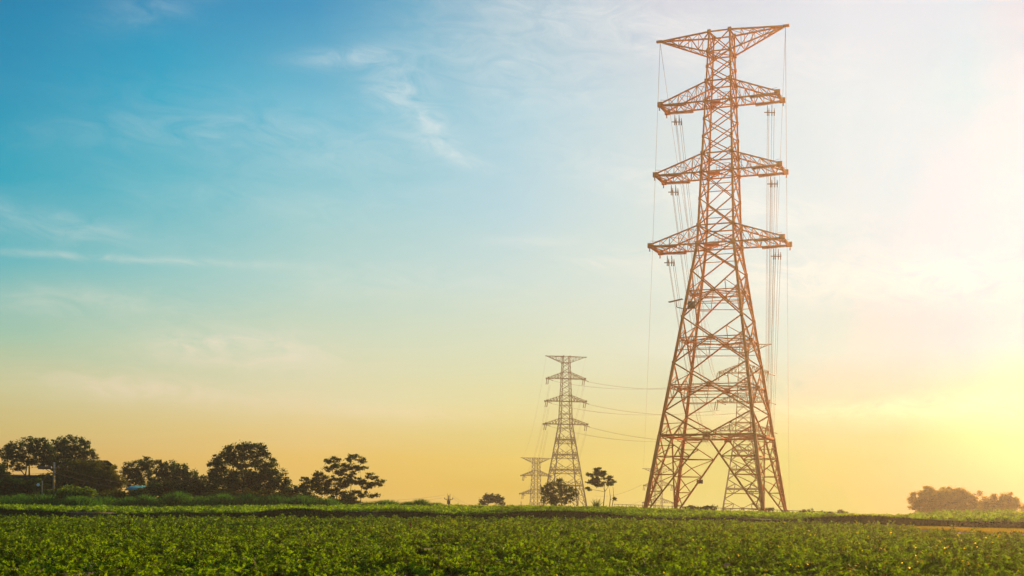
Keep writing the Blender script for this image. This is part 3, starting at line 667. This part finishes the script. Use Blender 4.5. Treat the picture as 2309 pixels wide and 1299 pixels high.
tree('round_tree', 'round leafy tree in front of the dark brown pylon', 'tree', 184, 1258,
     [(1262,1086,9,6),(1248,1094,13,8),(1230,1100,10,7),(1272,1098,12,8),(1290,1103,9,6),(1300,1112,6,6),(1226,1110,9,6),(1250,1112,20,11),(1276,1116,18,11),(1240,1126,18,10),(1262,1132,20,9),(1286,1124,12,9)], leaf=.17, k=2.1, stems=[(1252,.08),(1268,.08)], clump=.24, seed=17)
tree('slender_tree', 'slender leaning tree with bare thin stems left of the tallest pylon', 'tree', 178, 1366,
     [(1350,1062,8,7),(1335,1088,9,6),(1348,1066,7,5),(1357,1070,9,6),(1330,1072,9,4),(1362,1066,6,4),(1342,1082,12,6),(1330,1088,8,4),(1350,1092,12,5),(1370,1078,8,6),(1374,1090,9,5),(1382,1086,5,5),(1324,1103,7,4),(1386,1124,4,3)], leaf=.19, k=5, stems=[(1362,.06),(1375,.055),(1381,.05)], clump=.24, flat=.8, seed=13)
RT = 'trees at the right edge'
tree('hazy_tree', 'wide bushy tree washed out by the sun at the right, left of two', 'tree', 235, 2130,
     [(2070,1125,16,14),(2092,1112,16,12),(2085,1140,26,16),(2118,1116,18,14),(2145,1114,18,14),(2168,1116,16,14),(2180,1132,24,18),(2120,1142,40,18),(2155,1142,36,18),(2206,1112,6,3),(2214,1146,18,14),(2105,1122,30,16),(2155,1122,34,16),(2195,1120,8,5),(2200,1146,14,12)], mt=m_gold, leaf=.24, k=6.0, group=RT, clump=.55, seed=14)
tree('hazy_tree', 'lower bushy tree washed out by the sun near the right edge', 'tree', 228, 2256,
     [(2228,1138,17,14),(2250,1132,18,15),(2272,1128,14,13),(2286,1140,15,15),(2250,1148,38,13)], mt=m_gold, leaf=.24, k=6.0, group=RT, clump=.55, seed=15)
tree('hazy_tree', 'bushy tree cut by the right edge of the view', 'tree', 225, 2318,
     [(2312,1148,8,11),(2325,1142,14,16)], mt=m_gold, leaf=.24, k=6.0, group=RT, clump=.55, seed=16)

# shrubs and tall grass
SG = 'shrubs at the foot of the left trees'
def shrub(px0, px1, ytop, D, label, mt=m_tree, leaf=.2, group=SG, seed=1, k=4.5):
    n = max(2, int((px1-px0)/22)); r = (px1-px0)/n*.75; rr = random.Random(seed)
    yb = 1140
    bl = [(px0+(px1-px0)*(j+.5)/n, ytop+r*.55+rr.uniform(0, 6), r, r*.7) for j in range(n)]+[(px0+(px1-px0)*(j+.5)/n, (ytop+yb)/2+8, r*1.1, (yb-ytop)/2*.9) for j in range(n)]
    tree('shrub', label, 'shrub', D, (px0+px1)/2, bl, mt=mt, leaf=leaf, k=k, group=group, clump=.36, tr=.07, seed=seed)
shrub(-60, 42, 1078, 168, 'wide dark shrub at the left edge below the trees', seed=21)
shrub(45, 92, 1086, 169, 'dark shrub left of the thin grey post', seed=22)
shrub(92, 135, 1106, 166, 'low dark green shrub at the foot of the concrete pole', seed=23)
shrub(92, 148, 1070, 182, 'tall dark shrub directly behind the concrete pole', seed=33)
shrub(132, 176, 1096, 154, 'bright yellow green bush right of the concrete pole, left half', m_bush, .17, seed=24, k=4)
shrub(170, 206, 1100, 154.5, 'bright yellow green bush right of the concrete pole, right half', m_bush, .17, seed=25, k=4)
shrub(218, 330, 1108, 172, 'dark bramble shrub below the cyan roof', m_tree2, seed=26)
shrub(325, 400, 1092, 176, 'tall dark hedge shrub under the bunched trees', seed=27)
shrub(395, 478, 1092, 177, 'tall dark hedge shrub left of the big broad tree', seed=28)
shrub(470, 560, 1106, 174, 'dark shrub under the left of the big broad tree', m_tree2, seed=29)
shrub(555, 650, 1110, 174, 'dark shrub under the right of the big broad tree', m_tree2, seed=30)
shrub(640, 730, 1118, 170, 'low dark shrub between the big broad and layered trees', m_tree2, seed=31)
shrub(745, 800, 1122, 171, 'low dark shrub under the layered tree', seed=32)
CG = 'low shrubs on the crest'
for a in ((1545, 1612, 1141, 'low brown shrub by the railing between the middle feet of the tallest pylon', 41), (1716, 1742, 1146, 'small low shrub at the railing near the right foot of the tallest pylon', 42),
          (1893, 1912, 1151, 'small shrub at the right end of the railing', 43), (1806, 1832, 1149, 'low scrub against the middle of the railing right of the tallest pylon', 44), (1850, 1872, 1152, 'low scrub against the railing near its right end', 45)):
    px0, px1, yt, lab, sd_ = a
    bl = [(px0+(px1-px0)*(j+.5)/3, yt+5+j % 2*2, (px1-px0)/4, 5) for j in range(3)]
    tree('shrub', lab, 'shrub', 172, (px0+px1)/2, bl, leaf=.15, k=3.4, group=CG, clump=.2, tr=.03, seed=sd_)
def tuft(px, ytop, w, D, label, n=420, mt=m_tuft, group='grass clumps on the field edge'):
    global rng
    rng = np.random.default_rng(int(px)+5)
    b = at(px, 1140, D); g = float(gz(b.x, D)); H = at(px, ytop, D).z-g; s = D/F; W = w*s/2
    V = []; Fc = []
    for i in range(n):
        x = rng.normal(0, .45)*W; y = rng.normal(0, .45)*W; h = H*rng.uniform(.45, 1.05)*(1-.35*min(1, abs(x)/W)); lean = rng.normal(0, .28)*h+x*.25; ly = rng.normal(0, .25)*h
        wd = rng.uniform(.018, .04); a = rng.uniform(0, 3.14); dx, dy = math.cos(a)*wd, math.sin(a)*wd; k0 = len(V)
        V += [(x-dx, y-dy, -.1), (x+dx, y+dy, -.1), (x+dx+lean*.4, y+dy+ly*.4, h*.65), (x-dx+lean*.4, y-dy+ly*.4, h*.65), (x+lean+dx*.3, y+ly+dy*.3, h), (x+lean-dx*.3, y+ly-dy*.3, h)]
        Fc += [(k0, k0+1, k0+2, k0+3), (k0+3, k0+2, k0+4, k0+5)]
    o = raw('grass_clump', V, Fc, mt); o.location = (b.x, D, g); tag(o, label, 'grass', group); return o
for (px, yt, w, D, lab, n) in ((18, 1122, 60, 152, 'bright grass clump at the left edge', 700), (50, 1118, 50, 154, 'tall grass clump below the wide dark shrub', 600), (100, 1118, 50, 155, 'grass clump left of the bright bush', 500),
        (180, 1117, 64, 151, 'dark bushy grass clump in front of the bright bush', 1400), (235, 1122, 60, 156, 'grass clump right of the bright bush', 600), (290, 1124, 50, 157, 'low grass clump below the cyan roof', 500), (330, 1120, 40, 157, 'pale grass clump in front of the tall hedge', 500),
        (402, 1112, 50, 158, 'tallest green grass clump before the dark hedge', 900), (455, 1122, 50, 160, 'grass clump left of the big broad tree', 500), (505, 1116, 50, 162, 'tall grass under the left of the big broad tree', 600), (560, 1118, 50, 162, 'grass clump under the trunk of the big broad tree', 600),
        (620, 1120, 60, 162, 'tall yellowish grass right of the big broad tree', 700), (680, 1120, 50, 162, 'tall grass left of the layered tree', 600), (735, 1126, 50, 163, 'grass clump under the layered tree', 500),
        (872, 1126, 62, 165, 'wide spiky grass clump right of the layered tree', 900), (920, 1130, 30, 166, 'small spiky grass clump between two larger clumps', 400), (948, 1124, 34, 166, 'spiky grass clump left of the small far utility pole', 600),
        (985, 1132, 40, 166, 'low spiky grass on the crest by the small pole', 400), (1345, 1122, 14, 172, 'dry drooping weed left of the slender tree', 70), (830, 1130, 40, 165, 'low grass at the right of the layered tree', 400)):
    tuft(px, yt-(6 if px < 760 and px != 180 else 0), w*1.25, D, lab, int(n*1.5))

# ------------------------------------------------------------------ buildings and small things among the left trees
def shed(px0, px1, y_eave, y_ridge, D, depth, label, wall, roof, cat='building'):
    a = at(px0, y_eave, D); b = at(px1, y_eave, D); r = at(px0, y_ridge, D); W = b.x-a.x; g = float(gz((a.x+b.x)/2, D))
    root = empty('farm_building', ((a.x+b.x)/2, D, g)); tag(root, label, cat); he = a.z-g; hr = r.z-g; w = W/2
    m = MB(); m.box((-w, 0, -.5), (w, depth, he)); m.build('wall', wall, root)
    m = MB()
    for s in (-1, 1):
        y0 = -.5 if s < 0 else depth+.5
        v = [(-w-.4, y0, he-.05), (w+.4, y0, he-.05), (w+.4, depth/2, hr), (-w-.4, depth/2, hr)]; v += [(x, y, z+.14) for x, y, z in v]
        m.add(v, [[0,1,2,3],[4,7,6,5],[0,4,5,1],[1,5,6,2],[2,6,7,3],[3,7,4,0]])
    m.build('roof', roof, root)
    m = MB(); m.box((-w*.25, -.05, -.4), (w*.1, -.004, min(2.1, he*.8))); m.build('door', m_bark, root)
    if W > 3: m = MB(); m.box((w*.35, -.05, he*.45), (w*.6, -.004, he*.75)); m.build('window', m_blue, root)
    return root
shed(128, 216, 1052, 1037, 198, 9, 'dark low pitched farm building behind the olive green tree', m_wall, m_roof)
shed(-60, 66, 1080, 1071, 192, 7, 'long low farm building with a teal wall behind the left shrubs', m_teal, m_roof)
shed(290, 312, 1105, 1097, 181, 5, 'small shed with a cyan sheet roof below the bunched trees', m_wall, m_cyan, 'shed')
shed(108, 121, 1082, 1073, 186, 3, 'tiny shed with a blue roof left of the concrete pole', m_wall, m_teal, 'shed')
p = at(95, 1084, 165); g = float(gz(p.x, 165)); root = empty('lamp_post', (p.x, 165, g)); tag(root, 'thin grey post with a pale blue dish left of the concrete pole', 'post')
m = MB(); m.tube([(0, 0, -.5), (0, 0, p.z-g)], .05, 6); m.bar((0, 0, p.z-g-.6), (-.42, 0, p.z-g-.6), .04); m.build('pole', m_conc, root)
m = MB(); h = p.z-g-.55; m.tube([(-.45, .12, h), (-.45, .02, h), (-.45, -.06, h+.02), (-.45, -.13, h+.03)], [.07, .14, .19, .21], 12); m.build('dish', m_white, root)
p = at(1175, 1131, 172); g = float(gz(p.x, 172)); root = empty('marker_post', (p.x, 172, g)); tag(root, 'little wooden marker post on the crest left of the short far pylon', 'post')
m = MB(); m.bar((0, 0, -.3), (0, 0, p.z-g), .07); m.build('pole', m_bark, root); m = MB(); m.bar((-.35, -.06, (p.z-g)*.55), (.3, -.06, (p.z-g)*.55), .05); m.build('cross_bar', m_bark, root)
p = at(926, 1207, 80); g = float(gz(p.x, 80)); o = MB(); o.bar((0, 0, -.1), (0, 0, .55), .05); o.bar((0, -.03, .36), (0, -.03, .55), .09, .03); o = o.build('marker_stake', m_red); o.location = (p.x, 80, g); tag(o, 'small red stake sticking out of the crop in mid field', 'stake')

# ------------------------------------------------------------------ haze
HZ_D, HZ_G, HZ_C = .00038, .80, (1.0, .82, .58)
mz = bpy.data.materials.new('haze'); mz.use_nodes = True; t = mz.node_tree; t.nodes.clear()
o_ = t.nodes.new('ShaderNodeOutputMaterial'); v_ = t.nodes.new('ShaderNodeVolumePrincipled')
v_.inputs['Density'].default_value = HZ_D; v_.inputs['Anisotropy'].default_value = HZ_G; v_.inputs['Color'].default_value = HZ_C+(1,)
t.links.new(v_.outputs[0], o_.inputs['Volume'])
m = MB(); m.box((-1300, -70, -46), (1300, 932, 70)); hz = m.build('haze', mz); tag(hz, kind='stuff'); hz['label'] = 'warm evening haze filling the air over the field'; hz['category'] = 'haze'
